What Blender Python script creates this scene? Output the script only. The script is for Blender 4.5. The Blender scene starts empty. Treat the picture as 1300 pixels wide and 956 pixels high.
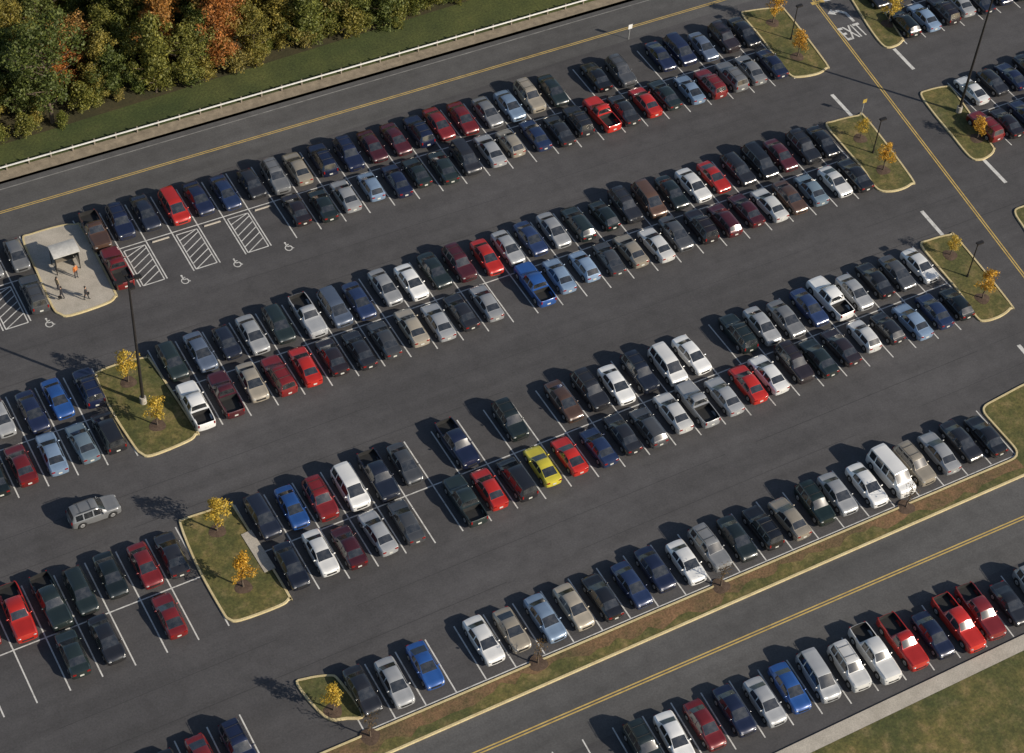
import bpy, bmesh, math, random
import numpy as np
from mathutils import Vector, Matrix
rnd = random.Random(7)
scene = bpy.context.scene
COL = scene.collection

# ------------------------------------------------------------------ camera solve
F = 2450.0
Xc = Vector((5958, 2196, -F)).normalized()
Yc = Vector((-2083, 2919, -F)); Yc = (Yc - Xc*Yc.dot(Xc)).normalized()
Zc = Xc.cross(Yc)
R = Matrix((Xc, Yc, Zc))
CAM = -(R @ Vector((0, -98, -F)))/14.0
def G(u, v, z=0.0):
    d = R @ Vector((u-650, -(v-478), -F))
    t = (z-CAM.z)/d.z
    return Vector((CAM.x+d.x*t, CAM.y+d.y*t, z))
def P(w):
    c = R.transposed() @ (Vector(w)-CAM)
    return (650+F*c.x/-c.z, 478-F*c.y/-c.z)
w0 = (G(1047,180)-G(218,458)).length/27
CAM *= 2.74/w0
cd = bpy.data.cameras.new("camera"); cam = bpy.data.objects.new("camera", cd); COL.objects.link(cam)
cam.matrix_world = Matrix.Translation(CAM) @ R.to_4x4()
cd.sensor_width = 36; cd.lens = 36*F/1300; cd.clip_start = 1; cd.clip_end = 6000
scene.camera = cam

# ------------------------------------------------------------------ light
sv = (G(0,440)-G(182,510)); sv.z = 0; sv.normalize()
EL = math.radians(28)
ld = Vector((sv.x*math.cos(EL), sv.y*math.cos(EL), -math.sin(EL)))
sl = bpy.data.lights.new("sun", 'SUN'); sl.energy = 5.0; sl.angle = math.radians(0.5); sl.color = (1.0, 0.90, 0.76)
so = bpy.data.objects.new("sun", sl); COL.objects.link(so); so.rotation_mode = 'QUATERNION'
so.rotation_quaternion = ld.to_track_quat('-Z', 'Y'); so.location = (0, 0, 60)
wd = bpy.data.worlds.new("World"); scene.world = wd; wd.use_nodes = True
nt = wd.node_tree; bg = nt.nodes.get("Background") or nt.nodes.new("ShaderNodeBackground")
sk = nt.nodes.new("ShaderNodeTexSky"); sk.sky_type = 'NISHITA'; sk.sun_disc = False
sk.sun_elevation = EL; sk.sun_rotation = math.atan2(-sv.x, -sv.y)
nt.links.new(sk.outputs[0], bg.inputs[0]); bg.inputs[1].default_value = 0.085
scene.view_settings.view_transform = 'Standard'; scene.view_settings.look = 'None'; scene.view_settings.exposure = 0

# ------------------------------------------------------------------ materials
def base_mat(name, rough=0.8):
    m = bpy.data.materials.new(name); m.use_nodes = True
    b = m.node_tree.nodes["Principled BSDF"]; b.inputs["Roughness"].default_value = rough
    return m, m.node_tree, b
def noise(nt, scale, detail=4, rough=0.6, coord='Object', vec=None):
    n = nt.nodes.new("ShaderNodeTexNoise"); n.inputs["Scale"].default_value = scale
    n.inputs["Detail"].default_value = detail; n.inputs["Roughness"].default_value = rough
    if vec is None:
        t = nt.nodes.new("ShaderNodeTexCoord"); vec = t.outputs[coord]
    nt.links.new(vec, n.inputs["Vector"])
    return n.outputs["Fac"]
def ramp(nt, fac, stops):
    r = nt.nodes.new("ShaderNodeValToRGB"); e = r.color_ramp.elements
    while len(e) < len(stops): e.new(0.5)
    for i, (p, c) in enumerate(stops):
        e[i].position = p; e[i].color = (c[0], c[1], c[2], 1)
    nt.links.new(fac, r.inputs[0]); return r.outputs[0]
def mix(nt, fac, a, b, mode='MIX'):
    m = nt.nodes.new("ShaderNodeMix"); m.data_type = 'RGBA'; m.blend_type = mode
    for s, v in ((m.inputs[0], fac), (m.inputs[6], a), (m.inputs[7], b)):
        if isinstance(v, (int, float)): s.default_value = v
        elif isinstance(v, tuple): s.default_value = (v[0], v[1], v[2], 1)
        else: nt.links.new(v, s)
    return m.outputs[2]
def bump(nt, b, h, strength=0.4, dist=0.05):
    n = nt.nodes.new("ShaderNodeBump"); n.inputs["Strength"].default_value = strength; n.inputs["Distance"].default_value = dist
    nt.links.new(h, n.inputs["Height"]); nt.links.new(n.outputs[0], b.inputs["Normal"])
def ramp_mat(name, scale, stops, rough=0.85, fine=None, bmp=0.3, amt=0.5, big=None):
    m, t, b = base_mat(name, rough)
    c = ramp(t, noise(t, scale, 6, 0.65), stops)
    f = noise(t, fine or scale*12, 3)
    c = mix(t, amt, c, ramp(t, f, [(0.3, (0.33,)*3), (0.7, (0.70,)*3)]), 'OVERLAY')
    if big: c = mix(t, .9, c, ramp(t, noise(t, big, 3), [(0.35, (0.33,0.38,0.34)), (0.65, (0.68,0.60,0.56))]), 'OVERLAY')
    t.links.new(c, b.inputs["Base Color"])
    if bmp: bump(t, b, f, bmp, 0.04)
    return m
def flat_mat(name, c, rough=0.6, metal=0.0, var=0.15, scale=3):
    m, t, b = base_mat(name, rough)
    lo = tuple(x*(1-var) for x in c); hi = tuple(min(1, x*(1+var)) for x in c)
    t.links.new(ramp(t, noise(t, scale, 4), [(0.3, lo), (0.7, hi)]), b.inputs["Base Color"])
    b.inputs["Metallic"].default_value = metal
    return m
def asphalt_mat(name, k, tint=(1, 0.97, 1.0)):
    m, t, b = base_mat(name, 0.8)
    c1 = ramp(t, noise(t, 0.035, 5, 0.6), [(0.3, tuple(k*0.82*x for x in tint)), (0.7, tuple(k*1.18*x for x in tint))])
    tc = t.nodes.new("ShaderNodeTexCoord"); mp = t.nodes.new("ShaderNodeMapping"); mp.inputs["Scale"].default_value = (0.03, 0.5, 1)
    t.links.new(tc.outputs["Object"], mp.inputs[0])
    st = noise(t, 1.0, 4, 0.6, vec=mp.outputs[0])
    c2 = mix(t, 0.55, c1, ramp(t, st, [(0.3, (0.36,)*3), (0.7, (0.64,)*3)]), 'OVERLAY')
    sp = noise(t, 0.6, 6, 0.7)
    c3 = mix(t, 0.6, c2, ramp(t, sp, [(0.25, (0.3,)*3), (0.5, (0.5,)*3), (0.8, (0.66,)*3)]), 'OVERLAY')
    fi = noise(t, 6, 4, 0.75)
    c4 = mix(t, 0.6, c3, ramp(t, fi, [(0.3, (0.3,)*3), (0.7, (0.7,)*3)]), 'OVERLAY')
    t.links.new(c4, b.inputs["Base Color"]); bump(t, b, fi, 0.15, 0.02)
    return m
M_ASPH = asphalt_mat("asphalt", 0.069)
M_ROAD = asphalt_mat("road_asphalt", 0.086, (1, 0.985, 0.98))
M_SEAM = flat_mat("tar_seam", (.035,.034,.035), .7)
M_GRASS = ramp_mat("grass", 0.9, [(0.25, (0.050, 0.060, 0.016)), (0.5, (0.100, 0.096, 0.030)), (0.72, (0.20, 0.155, 0.072))], 0.9, 5, 0.6, .9, .25)
M_VERGE = ramp_mat("verge_grass", 0.3, [(0.25, (0.036, 0.050, 0.014)), (0.6, (0.062, 0.078, 0.021)), (0.85, (0.11, 0.105, 0.038))], 0.9, 4, 0.6, .9, .08)
M_LITTER = ramp_mat("leaf_litter", 0.9, [(0.3, (0.08, 0.068, 0.026)), (0.5, (0.17, 0.105, 0.058)), (0.75, (0.11, 0.09, 0.035))], 0.95, 6, 0.8, .9, .2)
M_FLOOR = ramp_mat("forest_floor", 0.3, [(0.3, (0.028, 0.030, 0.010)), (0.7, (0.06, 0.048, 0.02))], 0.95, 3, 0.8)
M_MULCH = ramp_mat("mulch", 3, [(0.3, (0.06, 0.038, 0.025)), (0.7, (0.12, 0.08, 0.055))], 0.95, 25, 0.8)
M_KERB = ramp_mat("painted_kerb", 0.8, [(0.25, (0.44, 0.35, 0.18)), (0.6, (0.60, 0.50, 0.28)), (0.85, (0.52, 0.47, 0.34))], 0.8, 8, 0.2)
M_CONC = ramp_mat("concrete", 0.6, [(0.3, (0.34, 0.31, 0.26)), (0.7, (0.46, 0.42, 0.36))], 0.85, 10, 0.2)
M_GRAVEL = ramp_mat("gravel_shoulder", 1.2, [(0.3, (0.17, 0.14, 0.10)), (0.7, (0.32, 0.265, 0.19))], 0.95, 14, 0.4)
M_WHITE = ramp_mat("white_road_paint", 1.5, [(0.25, (0.30, 0.295, 0.28)), (0.5, (0.58, 0.575, 0.55)), (0.8, (0.70, 0.69, 0.66))], 0.7, 12, 0.0)
M_WORN = ramp_mat("worn_white_paint", 0.8, [(0.3, (0.12, 0.118, 0.112)), (0.7, (0.30, 0.295, 0.28))], 0.7, 12, 0.0)
M_YEL = ramp_mat("yellow_road_paint", 1.2, [(0.25, (0.34, 0.23, 0.07)), (0.6, (0.56, 0.40, 0.12))], 0.7, 12, 0.0)
M_STEEL = flat_mat("galvanised_steel", (0.52, 0.52, 0.50), 0.5, 0.2)
M_POLE = flat_mat("dark_bronze_paint", (0.018, 0.016, 0.015), 0.5)
M_WOODPOST = flat_mat("weathered_post", (0.22, 0.19, 0.15), 0.9)
M_BARK = flat_mat("bark", (0.10, 0.075, 0.055), 0.95, var=0.4, scale=6)
def paint_mat():
    m, t, b = base_mat("car_paint", 0.30)
    oi = t.nodes.new("ShaderNodeObjectInfo")
    c = mix(t, 0.25, oi.outputs["Color"], ramp(t, noise(t, 1.3, 5), [(0.3, (0.40,)*3), (0.7, (0.60,)*3)]), 'OVERLAY')
    t.links.new(c, b.inputs["Base Color"]); b.inputs["Metallic"].default_value = 0.2
    b.inputs["Coat Weight"].default_value = 1.0; b.inputs["Coat Roughness"].default_value = 0.16; b.inputs["Coat IOR"].default_value = 1.7
    return m
M_PAINT = paint_mat()
def glass_mat():
    m, t, b = base_mat("tinted_glass", 0.12)
    t.links.new(ramp(t, noise(t, 2.0, 3), [(0.35, (0.012, 0.015, 0.019)), (0.7, (0.045, 0.047, 0.05))]), b.inputs["Base Color"])
    b.inputs["IOR"].default_value = 1.75; b.inputs["Specular IOR Level"].default_value = 0.8
    return m
M_GLASS = glass_mat()
M_TYRE = flat_mat("tyre_rubber", (0.018, 0.018, 0.018), 0.85)
M_RIM = flat_mat("wheel_rim", (0.42, 0.42, 0.42), 0.35, 0.5)
M_LAMP = flat_mat("headlight_lens", (0.40, 0.41, 0.41), 0.1, 0.2)
M_TAIL = flat_mat("tail_light_lens", (0.26, 0.012, 0.01), 0.2)
M_BLK = flat_mat("black_plastic", (0.02, 0.02, 0.02), 0.6)
M_PLATE = flat_mat("plate_white", (0.6, 0.6, 0.55), 0.5)

def mk(name, verts, faces, mats, smooth=False, idx=None):
    me = bpy.data.meshes.new(name); me.from_pydata([tuple(v) for v in verts], [], faces)
    for m in (mats if isinstance(mats, (list, tuple)) else [mats]): me.materials.append(m)
    if idx is not None: me.polygons.foreach_set("material_index", idx)
    if smooth: me.polygons.foreach_set("use_smooth", [True]*len(me.polygons))
    me.update(); return me
def ob(name, me, parent=None, loc=None, **props):
    o = bpy.data.objects.new(name, me); COL.objects.link(o)
    if parent is not None: o.parent = parent
    if loc is not None: o.location = loc
    for k, v in props.items(): o[k] = v
    return o
def struct(name, verts, faces, mat, label, **kw):
    return ob(name, mk(name, verts, faces, mat, **kw), kind="structure", label=label, category=name.split('_')[-1])

class MB:
    def __init__(s): s.v = []; s.f = []; s.m = []
    def quad(s, pts, mi=0):
        n = len(s.v); s.v += [Vector(p) for p in pts]; s.f.append(tuple(range(n, n+len(pts)))); s.m.append(mi)
    def box(s, c, d, mi=0, M=None):
        c = Vector(c); n = len(s.v)
        for z in (-1, 1):
            for y in (-1, 1):
                for x in (-1, 1):
                    p = c+Vector((x*d[0]/2, y*d[1]/2, z*d[2]/2)); s.v.append(M @ p if M else p)
        for f in ((0,2,3,1),(4,5,7,6),(0,1,5,4),(2,6,7,3),(0,4,6,2),(1,3,7,5)):
            s.f.append(tuple(n+i for i in f)); s.m.append(mi)
    def tube(s, p, q, r0, r1, n=8, mi=0, cap=True):
        p = Vector(p); q = Vector(q); a = (q-p).normalized(); u = a.orthogonal().normalized(); w = a.cross(u); k = len(s.v)
        for (c, r) in ((p, r0), (q, r1)):
            for i in range(n):
                t = 2*math.pi*i/n; s.v.append(c+u*math.cos(t)*r+w*math.sin(t)*r)
        for i in range(n):
            j = (i+1) % n; s.f.append((k+i, k+j, k+n+j, k+n+i)); s.m.append(mi)
        if cap:
            s.f.append(tuple(k+n-1-i for i in range(n))); s.m.append(mi); s.f.append(tuple(k+n+i for i in range(n))); s.m.append(mi)
    def ellipsoid(s, c, d, n=8, mi=0):
        k = len(s.v); rings = 5
        for j in range(rings+1):
            ph = math.pi*j/rings
            for i in range(n):
                t = 2*math.pi*i/n
                s.v.append(Vector((c[0]+d[0]*math.sin(ph)*math.cos(t), c[1]+d[1]*math.sin(ph)*math.sin(t), c[2]+d[2]*math.cos(ph))))
        for j in range(rings):
            for i in range(n):
                a = k+j*n+i; b = k+j*n+(i+1) % n
                s.f.append((a, a+n, b+n, b)); s.m.append(mi)
    def mesh(s, name, mats, smooth=False): return mk(name, s.v, s.f, mats, smooth, s.m)

# ------------------------------------------------------------------ ground & roads
def ext(a, b, ea, eb):
    d = (b-a).normalized(); return a-d*ea, b+d*eb
def lift(p, z): return Vector((p.x, p.y, z))
S = 3000
struct("ground", [(-S,-S,-.012),(S,-S,-.012),(S,S,-.012),(-S,S,-.012)], [(0,1,2,3)], M_VERGE, "open grassy ground around the parking lot")
fa, fb = ext(G(0,234), G(800,2), 250, 250)
ka, kb = ext(G(1170,868), G(1300,806), 300, 250)
struct("parking_lot", [lift(p,0) for p in (ka,kb,fb,fa)], [(0,1,2,3)], M_ASPH, "large dark asphalt parking lot with aisles and stalls")
na, nb = ext(G(0,306), G(950,2), 250, 250)
struct("road", [lift(p,.004) for p in (na,nb,fb,fa)], [(0,1,2,3)], M_ROAD, "two lane asphalt road beside the guardrail and wood")
r1, r2 = ext(G(690,870), G(1300,603), 200, 200); r3, r4 = ext(G(930,868), G(1300,712), 200, 200)
struct("road", [lift(p,.004) for p in (r3,r4,r2,r1)], [(0,1,2,3)], M_ROAD, "two lane asphalt road with double yellow line")
ga, gb = ext(G(0,217), G(757,0), 200, 150)
struct("gravel_shoulder", [lift(p,-.006) for p in (fa,fb,gb,ga)], [(0,1,2,3)], M_GRAVEL, "pale gravel shoulder between guardrail and road")

def line_quads(mb, a, b, w, z, mi=0):
    d = (b-a); d.z = 0; d.normalize(); n = Vector((-d.y, d.x, 0))*w/2
    mb.quad([lift(a-n,z), lift(b-n,z), lift(b+n,z), lift(a+n,z)], mi)
mY = MB(); mW = MB(); mE = MB()
def dbl(a, b, ea, eb, w=.12, gap=.26):
    a, b = ext(a, b, ea, eb); d = (b-a).normalized(); n = Vector((-d.y, d.x, 0))*gap/2
    line_quads(mY, a+n, b+n, w, .009); line_quads(mY, a-n, b-n, w, .009)
dbl(G(0,270), G(860,17), 150, 100, .10, .24)
dbl(G(810,868), G(1300,657), 150, 150)
dbl(G(1036,4), G(1300,350), 5, 120, .13, .27)
a, b = ext(G(0,241), G(790,10), 150, 100); line_quads(mE, a, b, .13, .009)
line_quads(mY, G(1030,5), G(1046,1), .5, .0085)
for p, q in (((1135,62),(1160,88)),((1056,120),(1081,147)),((1170,268),(1198,300)),((1249,203),(1277,232)),((1293,438),(1320,470))):
    line_quads(mW, G(*p), G(*q), .42, .009)
line_quads(mW, G(1046,1), G(1078,-9), .45, .009)

# ------------------------------------------------------------------ stall rows
class Row: pass
def make_row(U0, U1, L0, L1, n):
    r = Row()
    if L0: a = (G(*U0,.7)+G(*L0,.7))/2; b = (G(*U1,.7)+G(*L1,.7))/2
    else: a = G(*U0,.7); b = G(*U1,.7)
    a.z = b.z = 0; r.d = (b-a)/n; r.o = a; x = r.d.normalized(); r.p = Vector((-x.y, x.x, 0))
    return r
R1 = make_row((120,290),(947,42),(148,340),(977,78),28)
R2 = make_row((218,458),(1047,180),(250,512),(1084,218),27)
R3 = make_row((335,655),(1172,335),(367,722),(1210,383),26)
R4 = make_row((616,815),(1252,550),None,None,19)
R5 = make_row((1035,850),(1275,755),None,None,7); R5.o = R5.o-R5.p*.7
def pos(r, k, t): return r.o + r.d*k + r.p*t
SL = 5.7
def stall_lines(r, k0, k1, t0, t1, w=.12):
    for i in range(k1-k0+2):
        k = k0-.5+i; line_quads(mW, pos(r,k,t0+rnd.uniform(-.15,.1)), pos(r,k,t1+rnd.uniform(-.1,.15)), w, .008)
def centre_line(r, k0, k1, t=0): line_quads(mW, pos(r,k0-.5,t), pos(r,k1+.5,t), .12, .0095)
for r, k1 in ((R1,28),(R2,27),(R3,26)):
    for a_, b_ in ((0,k1),(-22,-3)):
        stall_lines(r, a_, b_, -SL, SL); centre_line(r, a_, b_)
R1x = Row(); R1x.o = R1.o-R1.d*.4; R1x.d = R1.d; R1x.p = R1.p
R2x = Row(); R2x.o = R2.o+R2.d*.4; R2x.d = R2.d; R2x.p = R2.p
stall_lines(R1x, 35, 50, -SL, SL); centre_line(R1x, 35, 50)
stall_lines(R2x, 34, 50, -SL, SL); centre_line(R2x, 34, 50)
stall_lines(R4, -4, 19, -2.9, 2.9); centre_line(R4, -4, 19, -2.95)
stall_lines(R4, -24, -8, -2.9, 2.9)
stall_lines(R5, -20, 14, -2.9, 2.9)
mS = MB()
for r, ts in ((R1, (-8.9,-12.6)), (R2, (-9.6,-13.2)), (R3, (-8.6,-12.0))):
    for t_ in ts:
        k = -20.0
        while k < 27:
            k2 = k+rnd.uniform(6,16); tt = t_+rnd.uniform(-.06,.06)
            line_quads(mS, pos(r,k,tt), pos(r,k2,tt+rnd.uniform(-.1,.1)), rnd.uniform(.03,.06), .0025); k = k2+rnd.uniform(.2,3)
ob("tar_joints", mS.mesh("tar_joints", M_SEAM), kind="structure", label="thin dark tar joints in the asphalt aisles", category="joint")
def hatch(k, t0=-SL, t1=-.5):
    for i in range(6):
        ta = t0+(t1-t0)*i/6.0; tb = min(t1, ta+(t1-t0)/6.0*1.5)
        line_quads(mW, pos(R1,k-.38,ta), pos(R1,k+.38,tb), .10, .0085)
    for t in (t0, t1): line_quads(mW, pos(R1,k-.40,t), pos(R1,k+.40,t), .11, .0088)
    for s_ in (-.40,.40): line_quads(mW, pos(R1,k+s_,t0), pos(R1,k+s_,t1), .11, .0091)
for k in (1,3,5,-4): hatch(k)
def wheelchair(k, t):
    c = pos(R1, k, t); x = R1.d.normalized()*0.62; y = R1.p*0.75; z = .01
    def q(a, b): return lift(c + x*a + y*b, z)
    def seg(a, b, w):
        line_quads(mW, q(*a), q(*b), w, z)
    mW.quad([q(.17*math.cos(i*math.pi/5), .85+.15*math.sin(i*math.pi/5)) for i in range(10)])
    seg((0,.68),(.02,.05),.14); seg((0,.42),(.42,.42),.1); seg((.02,.08),(.5,.06),.13); seg((.5,.1),(.72,-.5),.13); seg((.7,-.5),(.9,-.44),.1)
    prev = None
    for i in range(12):
        t_ = math.radians(110+i*20); p_ = (.1+.55*math.cos(t_), -.2+.5*math.sin(t_))
        if prev: seg(prev, p_, .1)
        prev = p_
for k in (2,4,6,-3): wheelchair(k, -SL-.9)
def text_mesh(body, w, h, c, name):
    cu = bpy.data.curves.new(name, 'FONT'); cu.body = body; cu.align_x = 'CENTER'; cu.align_y = 'CENTER'; cu.size = 1; cu.offset = 0.012
    o = bpy.data.objects.new(name, cu); COL.objects.link(o)
    dg = bpy.context.evaluated_depsgraph_get(); dg.update()
    me = bpy.data.meshes.new_from_object(o.evaluated_get(dg)); bpy.data.objects.remove(o)
    xs = [v.co.x for v in me.vertices]; ys = [v.co.y for v in me.vertices]
    sx = w/(max(xs)-min(xs)); sy = h/(max(ys)-min(ys)); cx = (max(xs)+min(xs))/2; cy = (max(ys)+min(ys))/2
    X = R1.d.normalized(); Y = R1.p
    for v in me.vertices:
        p = c + X*(v.co.x-cx)*sx + Y*(v.co.y-cy)*sy; v.co = (p.x, p.y, .011)
    me.materials.clear(); me.materials.append(M_WHITE); return me
ob("exit_lettering", text_mesh("EXIT", 2.9, 2.3, G(1083,40), "exit_lettering"), kind="structure", label="white painted word EXIT on the exit lane", category="marking")
mA = MB()
c = G(1068,19); X = R1.d.normalized(); Y = R1.p
def aq(*pts): mA.quad([lift(c+X*a+Y*b, .011) for a, b in pts])
aq((.5,-1.6),(.85,-1.6),(.85,.2),(.5,.0)); aq((.5,0),(.85,.2),(.2,.95),(0,.55)); aq((0,.55),(.2,.95),(-.5,1.0),(-.5,.6)); aq((-.5,.25),(-.5,1.4),(-1.35,.8))
ob("turn_arrow", mA.mesh("turn_arrow", M_WHITE), kind="structure", label="white painted left turn arrow on the exit lane", category="marking")
ob("white_markings", mW.mesh("white_markings", M_WHITE), kind="structure", label="white painted stall lines and hatching on asphalt", category="marking")
ob("edge_marking", mE.mesh("edge_marking", M_WORN), kind="structure", label="worn white edge line along the road", category="marking")
ob("yellow_markings", mY.mesh("yellow_markings", M_YEL), kind="structure", label="double yellow centre lines painted on the roads", category="marking")

# ------------------------------------------------------------------ islands
def smooth_poly(pts, n=4):
    out = []; N = len(pts)
    for i in range(N):
        p0, p1, p2, p3 = pts[i-1], pts[i], pts[(i+1) % N], pts[(i+2) % N]
        for j in range(n):
            t = j/n
            out.append(0.5*((2*p1)+(p2-p0)*t+(2*p0-5*p1+4*p2-p3)*t*t+(3*p1-p0-3*p2+p3)*t**3))
    return out
def fillet(pts, r=1.2):
    out = []; N = len(pts)
    for i in range(N):
        a, b, c_ = pts[i-1], pts[i], pts[(i+1) % N]; d1 = a-b; d2 = c_-b
        q = min(r, d1.length*.45, d2.length*.45); p0 = b+d1.normalized()*q; p2 = b+d2.normalized()*q
        for j in range(6):
            t = j/5; out.append(p0*(1-t)**2+b*2*t*(1-t)+p2*t*t)
    return out
def island(pts, mat, label, name="grass_island", sm=True, kerb=M_KERB, w=.21, h=.14):
    pts = [G(p[0], p[1], 0) if isinstance(p, tuple) else lift(p,0) for p in pts]
    ar = sum(pts[i-1].x*pts[i].y-pts[i].x*pts[i-1].y for i in range(len(pts)))
    if ar < 0: pts.reverse()
    pts = smooth_poly(pts) if sm else fillet(pts)
    N = len(pts); inn = []
    for i in range(N):
        e1 = (pts[i]-pts[i-1]).normalized(); e2 = (pts[(i+1) % N]-pts[i]).normalized()
        d = (e1+e2).normalized(); inn.append(pts[i]+Vector((-d.y, d.x, 0))*w)
    v = []; f = []
    for i in range(N): v += [lift(pts[i], 0), lift(pts[i]*.97+inn[i]*.03, h-.02), lift(pts[i]*.85+inn[i]*.15, h), lift(inn[i], h), lift(inn[i], h-.05)]
    for i in range(N):
        a = 5*i; b = 5*((i+1) % N)
        for j in range(4): f.append((a+j, b+j, b+j+1, a+j+1))
    struct("kerb", v, f, kerb, "pale yellow concrete kerb around "+label)
    bm = bmesh.new(); vs = [bm.verts.new(lift(p, h-.03)) for p in inn]; fc = bm.faces.new(vs); fc.normal_update(); bmesh.ops.triangulate(bm, faces=[fc], ngon_method='EAR_CLIP')
    me = bpy.data.meshes.new(name); bm.to_mesh(me); bm.free(); me.materials.append(mat)
    ob(name, me, kind="structure", label=label, category="island")
H1 = [(121,480),(128,470),(160,459),(185,454),(193,458),(249,543),(249,553),(238,562),(193,580),(178,577),(168,566),(140,522)]
H2 = [(228,668),(233,659),(262,649),(290,640),(299,645),(366,752),(367,762),(355,771),(306,789),(290,788),(280,776),(250,722)]
PZ = [(28,305),(40,297),(75,287),(95,285),(106,291),(146,368),(147,378),(135,387),(90,402),(75,400),(65,390),(45,345)]
IA = [(941,19),(950,14),(985,10),(997,13),(1049,80),(1049,88),(1038,95),(1015,99),(1002,96),(985,75),(962,45)]
IB = [(1048,160),(1058,154),(1088,147),(1100,150),(1157,225),(1157,235),(1140,243),(1120,244),(1108,236),(1094,215),(1070,187)]
IC = [(1168,312),(1178,305),(1205,298),(1216,303),(1282,384),(1283,393),(1270,403),(1250,409),(1238,403),(1215,370),(1190,340)]
ID = [(1075,-12),(1098,-16),(1143,44),(1146,53),(1136,60),(1122,60),(1105,40),(1085,8)]
IE = [(1168,121),(1176,115),(1200,110),(1211,115),(1258,182),(1263,190),(1258,198),(1245,204),(1230,200),(1205,170),(1182,142)]
IF = [(1287,270),(1298,262),(1330,256),(1385,320),(1385,332),(1345,345),(1325,330),(1300,292)]
IG = [(376,870),(388,861),(418,857),(432,864),(462,908),(440,914),(412,912)]
for q in (H1, H2, IA, IB, IC, ID, IE, IF, IG): island(q, M_GRASS, "grassed traffic island at the end of parked rows")
island(PZ, M_CONC, "light concrete waiting area with a shelter", "concrete_island")
strip = [pos(R4,-34,-3.15), pos(R4,-10,-3.15), pos(R4,19.62,-3.15), pos(R4,19.62,3.2), (1300,487), (1600,372), (1600,473), (1300,605), (690,872), pos(R4,-34,-3.15)+(G(690,872)-G(640,849))*1.0]
island(strip, M_GRASS, "long planted strip with dry grass between lot and road", "planted_strip", sm=False)
v = []; f = []; N = 150
for i in range(N+1):
    k = -34+53.4*i/N; v += [lift(pos(R4,k,-3.42),.118), lift(pos(R4,k,-4.35+rnd.uniform(-.5,.35)+.35*math.sin(i*.21)),.118)]
for i in range(N): f.append((2*i, 2*i+1, 2*i+3, 2*i+2))
struct("litter_band", v, f, M_LITTER, "brown leaf litter along the planted strip")
n_ = Vector(((kb-ka).y, -(kb-ka).x, 0)).normalized()
mb = MB(); mb.quad([lift(ka,.0), lift(kb,.0), lift(kb,.13), lift(ka,.13)]); mb.quad([lift(ka,.13), lift(kb,.13), lift(kb+n_*1.3,.13), lift(ka+n_*1.3,.13)])
ob("pavement", mb.mesh("pavement", M_CONC), kind="structure", label="concrete pavement with kerb along the last row", category="pavement")
struct("grass_bank", [lift(ka+n_*1.3,.10), lift(kb+n_*1.3,.10), lift(kb+n_*60,.10), lift(ka+n_*60,.10)], [(0,3,2,1)], M_GRASS, "mown grass beyond the pavement")
pad = [G(*p,.0) for p in ((306,680),(319,674),(350,722),(336,728))]
mb = MB(); mb.quad([lift(p,.16) for p in reversed(pad)])
for i in range(4): mb.quad([lift(pad[i],0), lift(pad[i-1],0), lift(pad[i-1],.16), lift(pad[i],.16)])
ob("concrete_pad", mb.mesh("concrete_pad", M_CONC), kind="structure", label="pale concrete pad beside the grassed island", category="pad")

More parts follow.
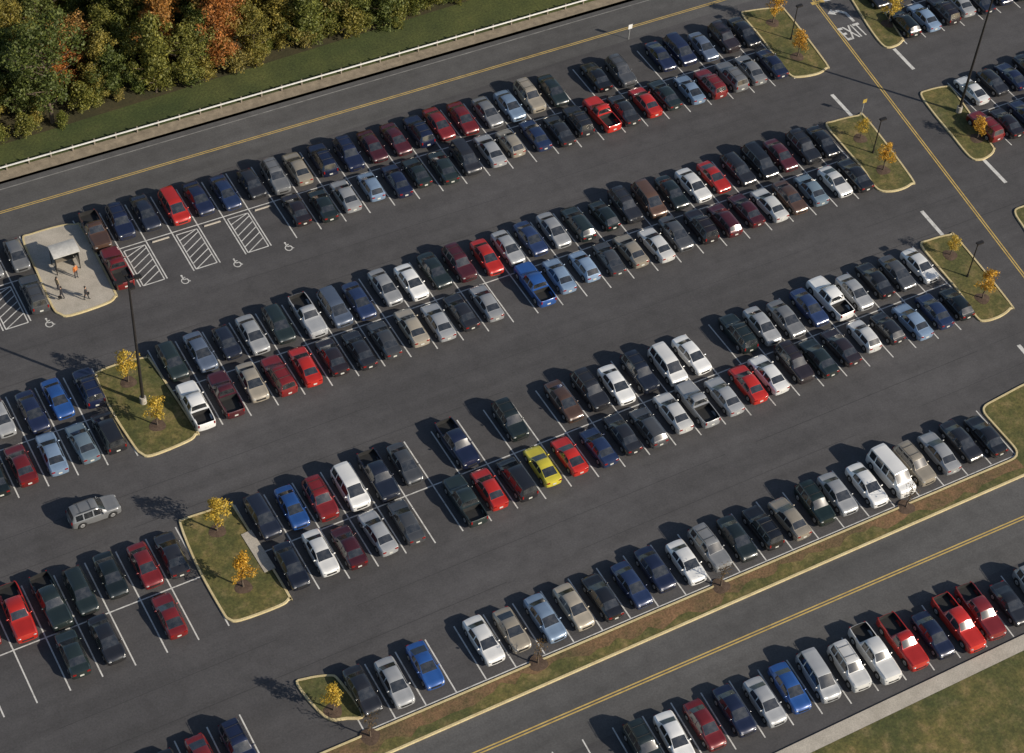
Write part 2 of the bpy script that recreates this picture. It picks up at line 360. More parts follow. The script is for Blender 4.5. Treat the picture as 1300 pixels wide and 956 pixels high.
# ------------------------------------------------------------------ cars
def car_type(code):
    T = {}
    if code == 's':   T = dict(L=4.75, w=.89, S=.92, xs=[-2.37,-2.3,-2.1,-1.62,-1.0,-.6,0,.35,1.15,1.35,1.9,2.2,2.33,2.375], t=[.66,.95,1.02,1.05,1.38,1.43,1.45,1.41,1.01,.97,.90,.82,.66,.52], ws=(.38,1.12), rw=(-1.58,-1.03), sd=[(-1.15,-.27),(-.17,.78)], wh=(-1.38,1.42))
    elif code == 'c': T = dict(L=4.5, w=.87, S=.88, xs=[-2.25,-2.18,-2.0,-1.65,-.8,-.4,0,.15,.95,1.15,1.8,2.1,2.2,2.255], t=[.62,.90,.97,.99,1.27,1.32,1.33,1.30,.95,.92,.82,.74,.62,.50], ws=(.18,.92), rw=(-1.6,-.83), sd=[(-.95,-.42),(-.34,.6)], wh=(-1.35,1.38))
    elif code == 'h': T = dict(L=4.15, w=.85, S=.93, xs=[-2.07,-2.0,-1.85,-1.35,-1.0,0,.3,1.05,1.25,1.7,1.95,2.04,2.08], t=[.62,.92,1.0,1.40,1.45,1.47,1.43,1.02,.97,.90,.80,.64,.52], ws=(.33,1.02), rw=(-1.82,-1.37), sd=[(-1.3,-.3),(-.2,.7)], wh=(-1.25,1.28))
    elif code == 'w': T = dict(L=4.75, w=.89, S=.93, xs=[-2.37,-2.3,-2.2,-1.85,-1.5,0,.35,1.15,1.35,1.9,2.2,2.33,2.375], t=[.66,.95,1.05,1.42,1.46,1.49,1.44,1.01,.97,.90,.82,.66,.52], ws=(.38,1.12), rw=(-2.17,-1.87), sd=[(-1.75,-1.15),(-1.05,-.25),(-.15,.78)], wh=(-1.38,1.42))
    elif code == 'u': T = dict(L=4.7, w=.92, S=1.06, xs=[-2.35,-2.3,-2.24,-2.0,-1.7,0,.3,.95,1.15,1.95,2.2,2.31,2.355], t=[.75,1.0,1.12,1.66,1.72,1.74,1.68,1.16,1.12,1.06,.98,.75,.6], ws=(.33,.92), rw=(-2.22,-2.02), sd=[(-1.85,-1.2),(-1.1,-.3),(-.2,.6)], wh=(-1.4,1.42))
    elif code == 'v': T = dict(L=4.85, w=.95, S=1.02, xs=[-2.42,-2.37,-2.3,-2.1,-1.8,0,.6,1.5,1.7,2.15,2.33,2.4,2.43], t=[.7,1.0,1.1,1.66,1.72,1.75,1.70,1.10,1.03,.92,.8,.66,.55], ws=(.64,1.47), rw=(-2.28,-2.12), sd=[(-1.95,-1.15),(-1.05,-.1),(0,1.05)], wh=(-1.45,1.5))
    elif code == 'V': T = dict(L=5.5, w=.99, S=1.15, xs=[-2.75,-2.7,-2.64,-2.5,-2.2,0,1.1,1.85,2.0,2.5,2.66,2.72,2.76], t=[.75,1.1,1.25,1.95,2.02,2.05,2.0,1.28,1.2,1.08,.95,.75,.6], ws=(1.14,1.82), rw=(-2.62,-2.52), sd=[(-2.3,-1.5),(-1.4,-.5),(-.4,.3),(.4,1.4)], wh=(-1.7,1.75))
    elif code == 'p': T = dict(L=5.4, w=.96, S=1.06, xs=[-2.7,-2.64,-2.6,-.62,-.5,-.4,0,.35,.9,1.1,2.2,2.5,2.64,2.705], t=[.8,1.04,1.08,1.08,1.14,1.66,1.71,1.66,1.18,1.14,1.09,1.02,.75,.6], ws=(.38,.87), rw=(-.49,-.41), sd=[(-.3,.55)], wh=(-1.65,1.65), bed=(-2.58,-.66))
    elif code == 'x': T = dict(L=5.7, w=.96, S=1.06, xs=[-2.85,-2.79,-2.75,-1.12,-1.0,-.9,0,.55,1.1,1.3,2.4,2.65,2.79,2.855], t=[.8,1.04,1.08,1.08,1.14,1.68,1.74,1.68,1.18,1.14,1.09,1.02,.75,.6], ws=(.58,1.07), rw=(-.99,-.91), sd=[(-.8,-.2),(-.1,.75)], wh=(-1.8,1.8), bed=(-2.73,-1.16))
    return T
def build_type(code):
    T = car_type(code); L = T['L']; W = T['w']; S0 = T['S']; hl = L/2
    wr = .33 if code in 'schw' else .37; ar = wr+.07
    xs = set(T['xs'])
    for s in T['sd']: xs |= {s[0], s[1]}
    xs |= set(T['ws']); xs |= set(T['rw'])
    for c_ in T['wh']:
        for i in range(9): xs.add(round(c_+ar*math.cos(math.pi*i/8), 4))
    if 'bed' in T:
        b0, b1 = T['bed']; xs |= {b0, b0+.03, b1-.03, b1}
    xs = sorted(xs); st = [xs[0]]
    for x in xs[1:]:
        if x-st[-1] > .012: st.append(x)
    rows = []
    for x in st:
        e = (hl-abs(x))
        w = W*np.interp(e, [0,.05,.2,.6,1.4], [.80,.90,.955,.985,1.0])
        t = float(np.interp(x, T['xs'], T['t']))
        s = min(S0, t-.03) if code != 'p' else min(S0, t-.02)
        s = min(s, float(np.interp(x, [-hl,-hl+.1,0,1.2,hl-.3,hl], [S0-.12,S0,S0,S0,S0-.1,S0-.3])))
        s = min(s, t-.02)
        zb = .25+.06*float(np.interp(e, [0,.3], [1,0])); zarch = zb
        for c_ in T['wh']:
            dx = x-c_
            if abs(dx) < ar: zarch = max(zarch, wr+math.sqrt(ar*ar-dx*dx)-.0)
        zarch = min(zarch, s-.12)
        cab = max(0, min(1, (t-s)/.4))
        cw = w*(.80-(.05 if code == 'V' else .13)*cab)
        inbed = 'bed' in T and T['bed'][0]+.01 < x < T['bed'][1]-.01
        if inbed:
            top = [(0,.62),(.4,.62),(w-.13,.62),(w-.12,s+.02),(w-.05,s+.02)]
        else:
            top = [(0,t),(cw*.55,t-.012),(cw,t-.02-.03*cab),(cw+.05*w,s+.84*(t-s)-.004),(w-.06,s+.012)]
        zm = max(zarch+.02, .55)
        zm = min(zm, s-.08)
        pts = top+[(w-.015,s-.03),(w,s-.11 if s-.11 > zm else zm+.01),(w*1.0,zm),(w-.02,zarch),(w-.27,zarch),(w-.27,zb),(0,zb)]
        rows.append(pts)
    n = len(rows[0]); V = []
    for x, pts in zip(st, rows):
        for y, z in pts: V.append((x-(0 if abs(x) < hl-.3 else math.copysign(.10*(y/W)**2*(1-(hl-abs(x))/.3), x)), y, z))
    parts = {}
    def add(key, face): parts.setdefault(key, []).append(face)
    for i in range(len(st)-1):
        xm = (st[i]+st[i+1])/2
        for j in range(n-1):
            f = (i*n+j, (i+1)*n+j, (i+1)*n+j+1, i*n+j+1)
            key = ('body', 0)
            if j < 2 and T['ws'][0] < xm < T['ws'][1]: key = ('windscreen', 0)
            elif j < 2 and T['rw'][0] < xm < T['rw'][1]: key = ('rear_window', 0)
            elif j == 3:
                for q, s_ in enumerate(T['sd']):
                    if s_[0] < xm < s_[1]: key = ('side_window', q)
            if 'bed' in T and j < 3 and T['bed'][0] < xm < T['bed'][1] and key[0] == 'body': key = ('cargo_bed', 0)
            add(key, f)
    add(('body',0), tuple(range(n))); k = (len(st)-1)*n; add(('body',0), tuple(k+n-1-i for i in range(n)))
    out = []
    def finish(faces, mirror, name, mat):
        bm = bmesh.new(); vm = {}
        def vv(i, sgn):
            y = V[i][1]*sgn; key = (i, sgn)
            if key not in vm: vm[key] = bm.verts.new((V[i][0], y, V[i][2]))
            return vm[key]
        for sgn in mirror:
            for f in faces:
                ids = f if sgn > 0 else tuple(reversed(f))
                try: bm.faces.new([vv(i, sgn) for i in ids])
                except ValueError: pass
        bmesh.ops.remove_doubles(bm, verts=bm.verts, dist=.002)
        for f in bm.faces: f.smooth = True
        me = bpy.data.meshes.new(code+name); bm.to_mesh(me); bm.free(); me.materials.append(mat)
        me.set_sharp_from_angle(angle=math.radians(38)); return me
    for key, faces in parts.items():
        if key[0] == 'side_window':
            for sgn in (1, -1): out.append(('side_window', finish(faces, (sgn,), 'sw', M_GLASS), False))
        elif key[0] in ('windscreen', 'rear_window'): out.append((key[0], finish(faces, (1,-1), key[0], M_GLASS), False))
        elif key[0] == 'cargo_bed': out.append(('cargo_bed', finish(faces, (1,-1), 'bed', M_BLK), False))
        else: out.append(('body', finish(faces, (1,-1), 'body', M_PAINT), True))
    for c_ in T['wh']:
        for sgn in (1, -1):
            mb = MB(); y1 = sgn*(W-.005); y0 = sgn*(W-.22)
            mb.tube((c_, y0, wr), (c_, y1, wr), wr, wr, 18, 0)
            mb.tube((c_, y1-sgn*.01, wr), (c_, y1+sgn*.012, wr), wr*.62, wr*.56, 14, 1)
            mb.tube((c_, y1, wr), (c_, y1+sgn*.02, wr), wr*.16, wr*.12, 8, 0)
            out.append(('wheel', mb.mesh('wheel', [M_TYRE, M_RIM]), False))
    zt = float(np.interp(hl-.12, T['xs'], T['t']))
    tall = code in 'uvpxV'
    for sgn in (1, -1):
        mb = MB(); mb.ellipsoid((hl-.15, sgn*(W*.68), zt-.10), (.09,.17,.065)); out.append(('headlight', mb.mesh('headlight', M_LAMP, True), False))
        mb = MB()
        if tall: mb.box((-hl+.075, sgn*(W*.78), .90), (.08,.12,.28))
        else: mb.box((-hl+.065, sgn*(W*.66), .80), (.08,.28,.11))
        out.append(('tail_light', mb.mesh('tail_light', M_TAIL), False))
        mb = MB(); mb.ellipsoid((T['ws'][1]-.32, sgn*(W+.06), S0+.06), (.07,.12,.075)); out.append(('mirror', mb.mesh('mirror', M_PAINT, True), True))
    mb = MB(); mb.box((hl-.02, 0, .55), (.06, W*1.0, .16)); out.append(('grille', mb.mesh('grille', M_BLK), False))
    mb = MB(); mb.box((-hl-.005, 0, .60), (.02,.34,.16)); out.append(('license_plate', mb.mesh('license_plate', M_PLATE), False))
    if code == 'u':
        mb = MB()
        for sgn in (1,-1): mb.tube((-1.6, sgn*.6, 1.765), (.1, sgn*.6, 1.775), .022, .022, 6)
        for x in (-1.3,-.3): mb.tube((x, -.6, 1.775), (x, .6, 1.775), .018, .018, 6)
        out.append(('roof_rack', mb.mesh('roof_rack', M_BLK), False))
    return out
TYPES = {c_: build_type(c_) for c_ in 'schwuvVpx'}
C = dict(bk=(.012,.012,.014), ch=(.032,.032,.034), nv=(.012,.018,.052), db=(.022,.040,.11), bl=(.02,.08,.28), lb=(.22,.31,.44), si=(.36,.37,.38),
         gr=(.19,.195,.20), dg=(.07,.073,.078), sl=(.10,.13,.19), wh=(.76,.76,.74), be=(.35,.31,.245), rd=(.52,.024,.012), dr=(.18,.014,.013),
         ma=(.075,.012,.016), ye=(.68,.58,.05), br=(.10,.055,.035), te=(.16,.22,.27), gn=(.012,.024,.018))
CW = dict(bk="black", ch="charcoal black", nv="navy blue", db="dark blue", bl="bright blue", lb="light blue", si="silver", gr="grey", dg="dark grey",
          sl="slate blue", wh="white", be="beige", rd="bright red", dr="dark red", ma="maroon", ye="yellow", br="brown", te="pale blue grey", gn="dark green")
NM = dict(s=("parked_car","sedan","car"), c=("parked_car","two door coupe","car"), h=("parked_car","hatchback","car"), w=("parked_car","station wagon","car"),
          u=("sport_utility_vehicle","sport utility vehicle","suv"), v=("minivan","minivan","van"), V=("passenger_van","tall passenger van","van"), p=("pickup_truck","pickup truck","pickup truck"), x=("pickup_truck","extended cab pickup truck","pickup truck"))
def place_car(code, colr, loc, heading, where="parked in a marked stall"):
    nm, word, cat = NM[code]
    e = bpy.data.objects.new(nm, None); COL.objects.link(e); e.empty_display_size = .3
    e.location = loc; e.rotation_euler = (0, 0, heading); f_ = rnd.uniform(.96,1.04); e.scale = (f_, rnd.uniform(.98,1.03), rnd.uniform(.97,1.04))
    e["label"] = "%s %s %s" % (CW[colr], word, where); e["category"] = cat; e["group"] = "cars in the parking lot"
    c = C[colr]; j = rnd.uniform(.8, 1.2)
    if colr == 'bk':   # blacks are never all the same black
        j = rnd.uniform(.8, 2.2); tn = rnd.choice([(1,1,1),(1,1,1),(.8,1,1.5),(.8,1.25,1.0),(1.3,.9,.85)]); c = tuple(x*y for x, y in zip(c, tn))
    col = (min(1,c[0]*j), min(1,c[1]*j), min(1,c[2]*j), 1)
    for pn, me, painted in TYPES[code]:
        o = bpy.data.objects.new(pn, me); COL.objects.link(o); o.parent = e
        if painted: o.color = col
def fill(r, spec, side, k0=0, where="parked in a marked stall", flip=.12):
    k = k0
    for tok in spec.split():
        if tok != '-':
            colr, code = tok[:2], tok[2]
            if code == 's' and rnd.random() < .34: code = rnd.choice('chwwuv' if colr in ('bk','nv','dg','gr','ma') else 'chcs')
            t = {1: 2.85, -1: -2.85, 0: 0.0}[side]
            q = pos(r, k, t+rnd.uniform(-.3,.3)) + r.d.normalized()*rnd.uniform(-.18,.18)
            if P(q)[0] < -90 or P(q)[0] > 1400 or P(q)[1] > 1040 or P(q)[1] < -70: k += 1; continue
            h = math.atan2(r.p.y, r.p.x)
            if side == 1: h += math.pi
            if side == 0: h += math.pi
            if rnd.random() < flip: h += math.pi
            place_car(code, colr, (q.x, q.y, 0), h+math.radians(rnd.uniform(-2,2)), where)
        k += 1
fill(R1, "brp nvs bks rdv nvs dbs bkh gru bes nvu nvu mas mas nvu drs drs grs lbs beu bks - bks dgu - nvs nvs sls bku bks", 1)
fill(R1, "drp - - - - - - bks bks sis lbs nvs bks bks bks sis bes dbs chs bks rdp chs rds bks lbs dru gru grs nvs", -1)
fill(R1, "chs nvs sis grs grs grs", 1, -8); fill(R1, "dgu", -1, -3)
fill(R2, "bks sls bks sis bks sip slv dbs sis whs bks mau rds sis dbs sis bks bks bku brv bks whs rds bks bks mas bks bks", 1)
fill(R2, "whx map bes dru rds bks bks dgs bes sis bks sis - blx lbs lbs dgs bes whs dgs bks maw mas whs brs tes whs bks", -1)
fill(R2, "dgs bks sis whs sis nvs bls nvs", 1, -10); fill(R2, "bks nvs whs sis bks drs lbs tes bks", -1, -11)
fill(R3, "bks bls dru whv bkx dgs - nvx - bku - brs bks whs bks whv whs - bku sis grs dbs whx sis bks dgs whs", 1)
fill(R3, "bks whs mas sis dgs - bkx rds bks yec rds dbs bks dgs whs sip sis rds whs bku bks bks whs bks lbs dbs bks", -1)
fill(R3, "bks sis - drs rdx bkx bks bks drs bks", 1, -12); fill(R3, "grs - - - - bks bks - drs -", -1, -12)
fill(R4, "bks sis bls - whs bes lbs bes bks dbs nvs whs gru bks bku bes gnu sis whs whV beu sis bks bks", 0, -4)
fill(R4, "gru bks whs - sis bks drs nvs", 0, -15)
fill(R5, "bks whs drs nvs sis bls siv whu whx rdp nvs rdx drx bks siu bks whs nvs", 0, -6)
fill(R1x, "bks nvs bks grs bks nvs bks sis whs bks", 1, 35); fill(R1x, "bks lbs bks sis bks nvs bks sis whs bks", -1, 35)
fill(R2x, "whs bks nvs bks sis bks", 1, 34); fill(R2x, "dru bks nvs bks sis bks", -1, 33)
q = G(119,649,.6); h = math.atan2(R2.d.y, R2.d.x)
place_car('u', 'gr', (q.x, q.y, 0), h, "driving along an open aisle")

# ------------------------------------------------------------------ trees
def leaf_mat(name):
    m, t, b = base_mat(name, 0.6)
    geo = t.nodes.new("ShaderNodeNewGeometry")
    oi = t.nodes.new("ShaderNodeObjectInfo")
    c = mix(t, 1.0, oi.outputs["Color"], ramp(t, geo.outputs["Random Per Island"], [(0, (.5,.55,.45)), (.7, (1.0,)*3), (1, (1.4,1.3,1.0))]), 'MULTIPLY')
    c = mix(t, 0.6, c, ramp(t, noise(t, 0.9, 3), [(0.3, (0.30,0.33,0.27)), (0.7, (0.74,0.70,0.6))]), 'OVERLAY')
    t.links.new(c, b.inputs["Base Color"])
    tr = t.nodes.new("ShaderNodeBsdfTranslucent"); t.links.new(c, tr.inputs[0])
    ms = t.nodes.new("ShaderNodeMixShader"); ms.inputs[0].default_value = .35
    out = t.nodes["Material Output"]; t.links.new(b.outputs[0], ms.inputs[1]); t.links.new(tr.outputs[0], ms.inputs[2]); t.links.new(ms.outputs[0], out.inputs[0])
    return m
M_LEAF = leaf_mat("autumn_leaf")
def leaves(rs, clumps, n, size, flat=.85, fuzz=.2):
    cs = np.array([c[:3] for c in clumps]); rr = np.array([c[3] for c in clumps]); p = rr**2/np.sum(rr**2)
    ix = rs.choice(len(clumps), n, p=p); d = rs.normal(size=(n,3)); d /= np.linalg.norm(d, axis=1)[:,None]
    rad = rr[ix]*(rs.uniform(.15, 1, n)**.5+np.abs(rs.normal(size=n))*fuzz); pt = cs[ix]+d*rad[:,None]*np.array([1,1,flat])
    pt[:,2] = np.maximum(pt[:,2], .05)
    a = rs.normal(size=(n,3)); a /= np.linalg.norm(a, axis=1)[:,None]; nn = d+rs.normal(size=(n,3))*.6
    b = np.cross(nn, a); b /= np.linalg.norm(b, axis=1)[:,None]; a = np.cross(b, nn); a /= np.linalg.norm(a, axis=1)[:,None]
    s = size*rs.uniform(.6, 1.3, n)[:,None]
    v = np.stack([pt-a*s, pt-b*s*.55, pt+a*s, pt+b*s*.55], 1).reshape(-1,3)
    me = bpy.data.meshes.new("crown"); me.from_pydata(v.tolist(), [], [(4*i,4*i+1,4*i+2,4*i+3) for i in range(n)])
    me.materials.append(M_LEAF); return me
def tree_proto(seed, H, cr, nleaf, size, z0f=.35, nl=7, cs=1.0, rag=0.0, fuzz=.2):
    rs = np.random.RandomState(seed); mb = MB(); r0 = H*.018+.02
    pts = [Vector((0,0,0))]
    for i in range(1, 6): pts.append(Vector((rs.normal()*.02*H*.5, rs.normal()*.02*H*.5, H*.85*i/5)))
    for i in range(5): mb.tube(pts[i], pts[i+1], r0*(1-.17*i), r0*(1-.17*(i+1)), 7, 0, False)
    clumps = []
    mid = (z0f+.95)/2; half = (.97-z0f)/2
    for i in range(nl*2):
        t = z0f+(.9-z0f)*(i+rs.uniform())/(nl*2); a = i*2.4+rs.uniform(-.7,.7); z = H*t
        rr = cr*math.sqrt(max(.15, 1-((t-mid)/half)**2))*rs.uniform(.4-.2*rag,1.08+.45*rag)
        base = Vector((0,0,z*.85)); tip = Vector((math.cos(a)*rr, math.sin(a)*rr, z+(.05+.10*rag)*H*rs.uniform(0,1)))
        mb.tube(base, base.lerp(tip,.9), r0*.35, r0*.1, 5, 0, False)
        clumps.append((tip.x*.85, tip.y*.85, tip.z, cr*rs.uniform(.22-.08*rag,.42)*cs))
        clumps.append((tip.x*.4+rs.normal()*.1*cr, tip.y*.4+rs.normal()*.1*cr, tip.z+.04*H, cr*rs.uniform(.2,.38)*cs))
    for i in range(3 if rag else 1): clumps.append((rs.normal()*.3*cr*rag, rs.normal()*.3*cr*rag, H*(.93+.06*rag*rs.normal()), cr*rs.uniform(.2,.36)*cs))
    return mb.mesh("trunk", M_BARK, True), leaves(rs, clumps, nleaf, size, .85, fuzz)
def place_tree(proto, loc, rot, sc, col, nm, label, group, cat="tree"):
    e = bpy.data.objects.new(nm, None); COL.objects.link(e); e.location = loc; e.rotation_euler = (0,0,rot); e.scale = sc
    e["label"] = label; e["category"] = cat; e["group"] = group
    o = bpy.data.objects.new("trunk", proto[0]); COL.objects.link(o); o.parent = e
    o = bpy.data.objects.new("crown", proto[1]); COL.objects.link(o); o.parent = e; o.color = (*col, 1)
small = [tree_proto(s, 4.0, 1.25, 1100, .10, .34, 5) for s in (1,2,3)]
bare = [tree_proto(s, 3.6, .9, 130, .07, .3, 6) for s in (11,12)]
def mulch(p, r=.75):
    v = [Vector((p.x, p.y, .19))]; N = 18
    for j, (rr, z) in enumerate(((.55,.17),(1,.122))):
        for i in range(N):
            a = 2*math.pi*i/N; k = r*rr*(1+.08*math.sin(3*a+p.x)); v.append(Vector((p.x+k*math.cos(a), p.y+k*math.sin(a), z)))
    f = [(0,1+i,1+(i+1)%N) for i in range(N)]+[(1+i,1+N+i,1+N+(i+1)%N,1+(i+1)%N) for i in range(N)]
    struct("mulch_bed", v, f, M_MULCH, "round brown mulch bed around a young tree")
TR = [(200,540),(163,485),(276,674),(309,745),(1121,216),(1092,176),(1247,379),(1206,324),(1012,72),(981,29),(1127,30),(1240,176),(423,902)]
for i, (u, v) in enumerate(TR):
    p = G(u, v, .11); mulch(p)
    s = rnd.uniform(.85, 1.1)*(.75 if i in (5,7,11) else 1)
    place_tree(small[i % 3], p, rnd.uniform(0,6), (s,s,s), rnd.choice([(.66,.38,.05),(.60,.33,.05),(.64,.45,.08)]), "young_tree", "small autumn tree with golden yellow leaves on a grassed island", "young island trees")
for i, (u, v) in enumerate([(683,842),(915,744),(1150,644),(470,935)]):
    p = G(u, v, .11); mulch(p, .8)
    place_tree(bare[i % 2], p, rnd.uniform(0,6), (1,1,1), (.20,.12,.04), "young_tree", "thin nearly bare young tree in a mulch bed", "young strip trees")

# ------------------------------------------------------------------ forest
E0, E1 = G(0,180), G(578,2); ed = (E1-E0).normalized(); en = Vector((-ed.y, ed.x, 0))
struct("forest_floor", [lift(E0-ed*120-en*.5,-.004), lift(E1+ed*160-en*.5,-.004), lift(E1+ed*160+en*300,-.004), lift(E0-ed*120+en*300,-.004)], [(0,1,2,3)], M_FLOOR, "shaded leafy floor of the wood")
big = [tree_proto(20+s, H, cr, 7500, .14, z0, 17, .8, 1.0, .34) for s, (H, cr, z0) in enumerate([(10.5,2.6,.14),(9,2.4,.1),(12,2.7,.2),(7.5,2.3,.08),(10,3.0,.15),(11,2.2,.1),(6,2.2,.05)])]
shrub = [tree_proto(40+s, 2.6, 1.5, 1500, .12, .1, 6, 1.0, .6, .3) for s in range(3)]
GREEN = [(.17,.19,.045),(.13,.165,.04),(.22,.22,.055),(.27,.24,.06),(.11,.14,.035),(.23,.23,.055),(.15,.18,.055),(.32,.27,.07),(.19,.21,.045),(.30,.25,.08)]
AUT = [(.40,.23,.08),(.36,.24,.07),(.38,.19,.08),(.42,.31,.08)]
hot = [(92,82),(85,60),(208,20),(283,25),(62,50),(443,8)]
t = -25.0
Le = (E1-E0).length
nT = 0
while t < Le+50:
    dd = 0.6
    while dd < 42:
        q = E0+ed*(t+rnd.uniform(-1.9,1.9))+en*(dd+rnd.uniform(-.8 if dd < 1 else -1.9,1.9)); u, v = P(q)
        if -70 < u < 900 and v > -65 and nT < 290:
            pr = big[rnd.choice([3,6,3,1,0])] if dd < 4 else rnd.choice(big); s = rnd.uniform(.7,1.15)
            ut, vt = P(q+Vector((0,0,6)))
            near = min(math.hypot(ut-a, vt-b) for a, b in hot)
            col = rnd.choice(AUT) if rnd.random() < .06 else rnd.choice(GREEN)
            if near < 17: col = rnd.choice([(.50,.21,.06),(.46,.19,.06),(.48,.24,.07)])
            place_tree(pr, lift(q,0), rnd.uniform(0,6.3), (s,s*rnd.uniform(.85,1.2),s*rnd.uniform(.85,1.2)), col, "forest_tree", ("orange autumn" if col[0] > .35 else "green and yellowing")+" broadleaf tree at the wood edge", "trees in the wood"); nT += 1
        dd += 3.2
    t += 3.2
t = -25.0
while t < Le+30:
    q = E0+ed*t+en*rnd.uniform(-.9,1.4); s = rnd.uniform(.45,1.2)
    if P(q)[0] > -60: place_tree(rnd.choice(shrub), lift(q,0), rnd.uniform(0,6.3), (s,s,s), rnd.choice(GREEN), "shrub", "low leafy shrub along the edge of the wood", "wood edge shrubs", "shrub")
    t += rnd.uniform(.9,2.6)
print("T", nT)

# ------------------------------------------------------------------ guardrail
g0, g1 = ext(G(0,219), G(757,1), 12, 25); gd = (g1-g0).normalized(); gn = Vector((-gd.y, gd.x, 0)); GL = (g1-g0).length
ge = ob("guardrail", None, label="long galvanised steel guardrail on posts beside the road", category="guardrail")
mb = MB(); prof = [(0,.49),(-.05,.52),(-.05,.55),(-.01,.59),(-.05,.63),(-.05,.66),(0,.69)]
for a_, b_ in zip(prof, prof[1:]):
    mb.quad([lift(g0,0)+gn*a_[0]+Vector((0,0,a_[1])), lift(g1,0)+gn*a_[0]+Vector((0,0,a_[1])), lift(g1,0)+gn*b_[0]+Vector((0,0,b_[1])), lift(g0,0)+gn*b_[0]+Vector((0,0,b_[1]))])
ob("rail", mb.mesh("rail", M_STEEL), ge)
mb = MB(); mb.box((0,.10,.36),(.15,.13,.80)); pm = mb.mesh("post", M_WOODPOST); n = min(int(GL/2.3), 99)
for i in range(n):
    o = bpy.data.objects.new("post", pm); COL.objects.link(o); o.parent = ge; q = g0+gd*(i+.5)*GL/n; o.location = (q.x, q.y, 0); o.rotation_euler = (0,0,math.atan2(gd.y,gd.x))

# ------------------------------------------------------------------ lamps, signs
def tall_lamp(u, v, H=16, heads=4):
    p = G(u, v, .11); e = ob("street_lamp", None, loc=p, label="tall dark parking lot light pole on a concrete base", category="street lamp", group="tall lot lamps")
    mb = MB(); mb.tube((0,0,0),(0,0,.75),.32,.30,14); ob("base", mb.mesh("base", M_CONC), e)
    mb = MB(); mb.tube((0,0,.75),(0,0,H),.16,.09,10); mb.box((0,0,H-.1),(1.4,.08,.08)); mb.box((0,0,H-.1),(.08,1.4,.08)); ob("pole", mb.mesh("pole", M_POLE), e)
    for i in range(heads):
        a = i*math.pi/2; mb = MB(); M = Matrix.Rotation(a,4,'Z'); mb.box((.85,0,H-.12),(.62,.42,.2),0,M); mb.box((.85,0,H-.235),(.5,.32,.03),1,M); ob("lamp_head", mb.mesh("lamp_head", [M_POLE, M_LAMP]), e)
tall_lamp(182,511); tall_lamp(1217,142)
def short_lamp(u, v, H=4.6):
    p = G(u, v, .11); e = ob("street_lamp", None, loc=p, label="short dark lamp post on a grassed island", category="street lamp", group="short island lamps")
    mb = MB(); mb.tube((0,0,0),(0,0,.3),.13,.11,10); mb.tube((0,0,.3),(0,0,H),.07,.055,8); ob("pole", mb.mesh("pole", M_POLE), e)
    mb = MB(); mb.box((.22,0,H),(.75,.36,.18)); mb.box((.28,0,H-.1),(.5,.28,.03),1); ob("lamp_head", mb.mesh("lamp_head", [M_POLE, M_LAMP]), e)
for u, v in ((1108,194),(1228,351),(1004,50)): short_lamp(u, v)
M_SIGN = flat_mat("yellow_sign", (.42,.30,.06), .5); M_SIGNW = flat_mat("white_sign", (.7,.7,.68), .5)
def sign(u, v, mat, H=2.3, lab="yellow square road sign on a thin post", a=0.0, w=.6, h=.6):
    p = G(u, v, .0); e = ob("road_sign", None, loc=p, label=lab, category="sign"); e.rotation_euler = (0,0,a)
    mb = MB(); mb.tube((0,0,0),(0,0,H),.035,.035,6); ob("post", mb.mesh("post", M_STEEL), e)
    mb = MB(); mb.box((0,-.045,H-.2),(w,.02,h)); ob("panel", mb.mesh("panel", mat), e)
sign(1093,147, M_SIGN, w=.5, h=.5); sign(798,50, M_SIGNW, 2.0, "small white road sign on a thin post", w=.5)
pr = [(-.9,-.08,0),(.9,-.08,0),(.9,.08,0),(-.9,.08,0),(-.85,-.05,.12),(.85,-.05,.12),(.85,.05,.12),(-.85,.05,.12)]
wm = mk("wheel_stop", pr, [(3,2,1,0),(4,5,6,7),(0,1,5,4),(1,2,6,5),(2,3,7,6),(3,0,4,7)], M_CONC)
for k in (2,4,6):
    q = pos(R1,k,-.5); o = ob("wheel_stop", wm, label="low concrete wheel stop at the head of a stall", category="wheel stop", group="wheel stops"); o.location = (q.x,q.y,.01); o.rotation_euler = (0,0,math.atan2(R1.d.y,R1.d.x))

# ------------------------------------------------------------------ shelter
p = G(84,338,.11); e = ob("bus_shelter", None, loc=p, label="small passenger shelter with pale roof on concrete", category="shelter"); e.rotation_euler = (0,0,math.atan2(R1.d.y,R1.d.x))
M_ROOF = flat_mat("pale_roof", (.50,.49,.46), .5); M_PANE = flat_mat("clear_pane", (.10,.11,.11), .1)
mb = MB(); N = 8
for zz in (0,.09):
    for i in range(N):
        s0, s1 = -1+2*i/N, -1+2*(i+1)/N
        mb.quad([(-1.3,.95*s0,2.3+.16*(1-s0*s0)+zz),(1.3,.95*s0,2.3+.16*(1-s0*s0)+zz),(1.3,.95*s1,2.3+.16*(1-s1*s1)+zz),(-1.3,.95*s1,2.3+.16*(1-s1*s1)+zz)])
for y in (-.95,.95): mb.quad([(-1.3,y,2.3),(1.3,y,2.3),(1.3,y,2.39),(-1.3,y,2.39)])
ob("roof", mb.mesh("roof", M_ROOF), e)
for x in (-1.15,1.15):
    for y in (-.8,.8):
        mb = MB(); mb.tube((x,y,0),(x,y,2.34),.05,.05,8); ob("post", mb.mesh("post", M_POLE), e)
mb = MB(); mb.box((0,.8,1.2),(2.2,.02,1.9)); ob("rear_pane", mb.mesh("rear_pane", M_PANE), e)
for x in (-1.15,1.15):
    mb = MB(); mb.box((x,0,1.2),(.02,1.5,1.9)); ob("side_pane", mb.mesh("side_pane", M_PANE), e)
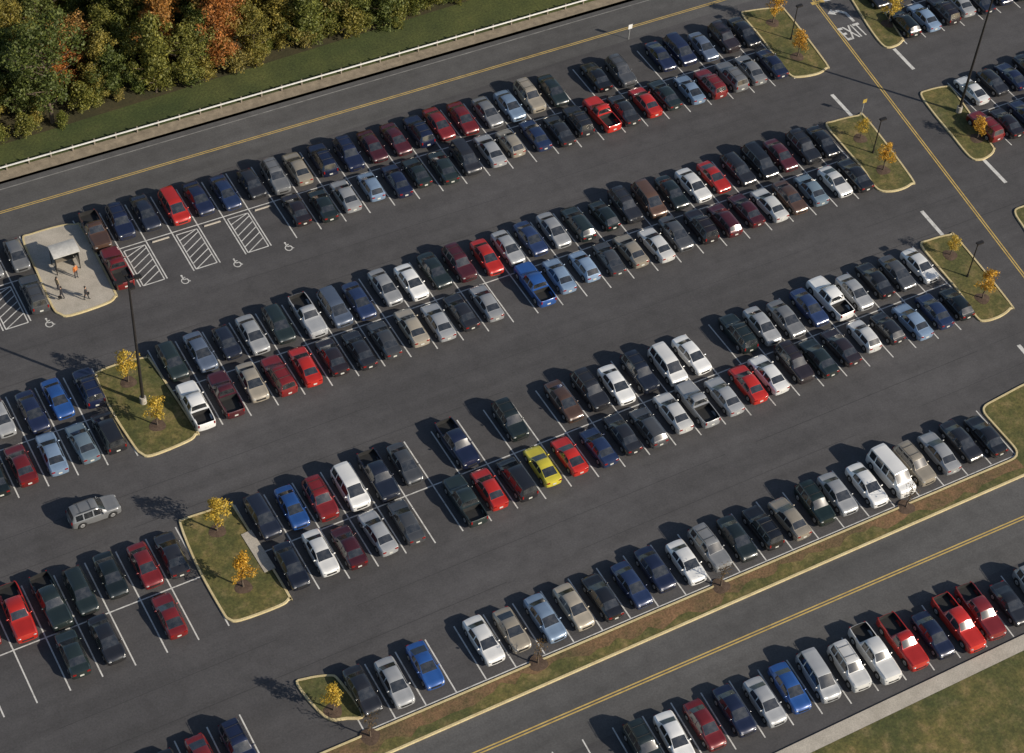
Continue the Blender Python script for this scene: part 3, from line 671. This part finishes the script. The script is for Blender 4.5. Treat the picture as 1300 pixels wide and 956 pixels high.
mb = MB(); mb.box((0,.5,.46),(1.9,.42,.06)); mb.box((-.8,.5,.22),(.06,.36,.43)); mb.box((.8,.5,.22),(.06,.36,.43)); ob("seat", mb.mesh("seat", M_WOODPOST), e)

# ------------------------------------------------------------------ people
M_SKIN = flat_mat("skin", (.45,.28,.2), .6); M_HAIR = flat_mat("dark_hair", (.03,.02,.015), .7)
def person(u, v, top, leg, rot, label, stride=.12, bag=True):
    p = G(u, v, .11)
    vs = []; es = []; rs_ = []
    def V_(co, r, par=None):
        vs.append(co); rs_.append(r)
        if par is not None: es.append((par, len(vs)-1))
        return len(vs)-1
    pel = V_((0,0,.95),.15); ab = V_((0,0,1.12),.135,pel); ch = V_((0,.0,1.33),.16,ab); nk = V_((0,0,1.49),.065,ch); hd = V_((.01,0,1.60),.10,nk); V_((.01,0,1.71),.085,hd)
    for s in (1,-1):
        st = stride*s
        hp = V_((.0,.1*s,.86),.10,pel); kn = V_((st*.6+.02,.1*s,.48),.065,hp); an = V_((st*1.0-.02,.1*s,.09),.045,kn); V_((st+.16,.11*s,.035),.035,an)
        sh = V_((0,.19*s,1.40),.065,ch); el = V_((-.03,.25*s,1.13),.048,sh); wr_ = V_((.05,.26*s,.90),.03,el); pm_ = V_((.06,.26*s,.83),.034,wr_)
        for i, ln in enumerate((.07,.082,.076,.06)):
            k_ = V_((.035+.02*i,.265*s,.78),.010,pm_); V_((.045+.02*i,.255*s,.78-ln*.6),.008,k_)
        k_ = V_((.095,.245*s,.82),.011,pm_); V_((.11,.235*s,.78),.009,k_)
    me = bpy.data.meshes.new("person"); me.from_pydata(vs, es, []); o = bpy.data.objects.new("tmp", me); COL.objects.link(o)
    sm = o.modifiers.new("s", 'SKIN')
    for i, sv_ in enumerate(me.skin_vertices[0].data): sv_.radius = (rs_[i], rs_[i]*1.0); sv_.use_root = (i == 0)
    su = o.modifiers.new("u", 'SUBSURF'); su.levels = 1
    dg = bpy.context.evaluated_depsgraph_get(); dg.update(); m2 = bpy.data.meshes.new_from_object(o.evaluated_get(dg)); bpy.data.objects.remove(o)
    m2.materials.clear()
    for m in (top, leg, M_SKIN, M_BLK): m2.materials.append(m)
    for f in m2.polygons:
        c = f.center; f.use_smooth = True
        f.material_index = 2 if c.z > 1.47 or (abs(c.y) > .2 and c.z < .89 and c.z > .6) else (0 if (c.z > .93 or (abs(c.y) > .2 and c.z > .6)) else (3 if c.z < .08 else 1))
    e = ob("person", m2, loc=p, label=label, category="person"); e.rotation_euler = (0,0,rot)
    mb = MB(); mb.ellipsoid((-.015,0,1.67),(.115,.105,.12),12); mb.v = [q if q.x < .07 else Vector((.07,q.y,q.z)) for q in mb.v]; ob("hair", mb.mesh("hair", M_HAIR, True), e)
    if bag:
        mb = MB(); mb.box((.06,.30,.56),(.36,.13,.26)); mb.tube((-.06,.28,.68),(.06,.26,.775),.012,.012,5); mb.tube((.18,.28,.68),(.06,.26,.775),.012,.012,5)
        bo = ob("hand_bag", mb.mesh("hand_bag", M_BLK), None, label="black bag held in a person's hand", category="bag"); bo.location = p; bo.rotation_euler = (0,0,rot)
M_BLKC = flat_mat("black_cloth", (.02,.02,.024), .9); M_ORC = flat_mat("orange_cloth", (.5,.16,.04), .9); M_TROU = flat_mat("dark_trousers", (.04,.04,.05), .9); M_KH = flat_mat("khaki_cloth", (.3,.24,.15), .9)
person(79,380, M_BLKC, M_TROU, 2.5, "person in black jacket and dark trousers walking with a bag", .2)
person(110,380, M_BLKC, M_BLKC, -.6, "person in black clothes walking on the concrete with a bag", .22)
person(97,352, M_ORC, M_TROU, -1.2, "person in an orange top standing beside the shelter", .05, False)
person(74,368, M_KH, M_TROU, .4, "person in a tan coat standing on the concrete", .05, False)
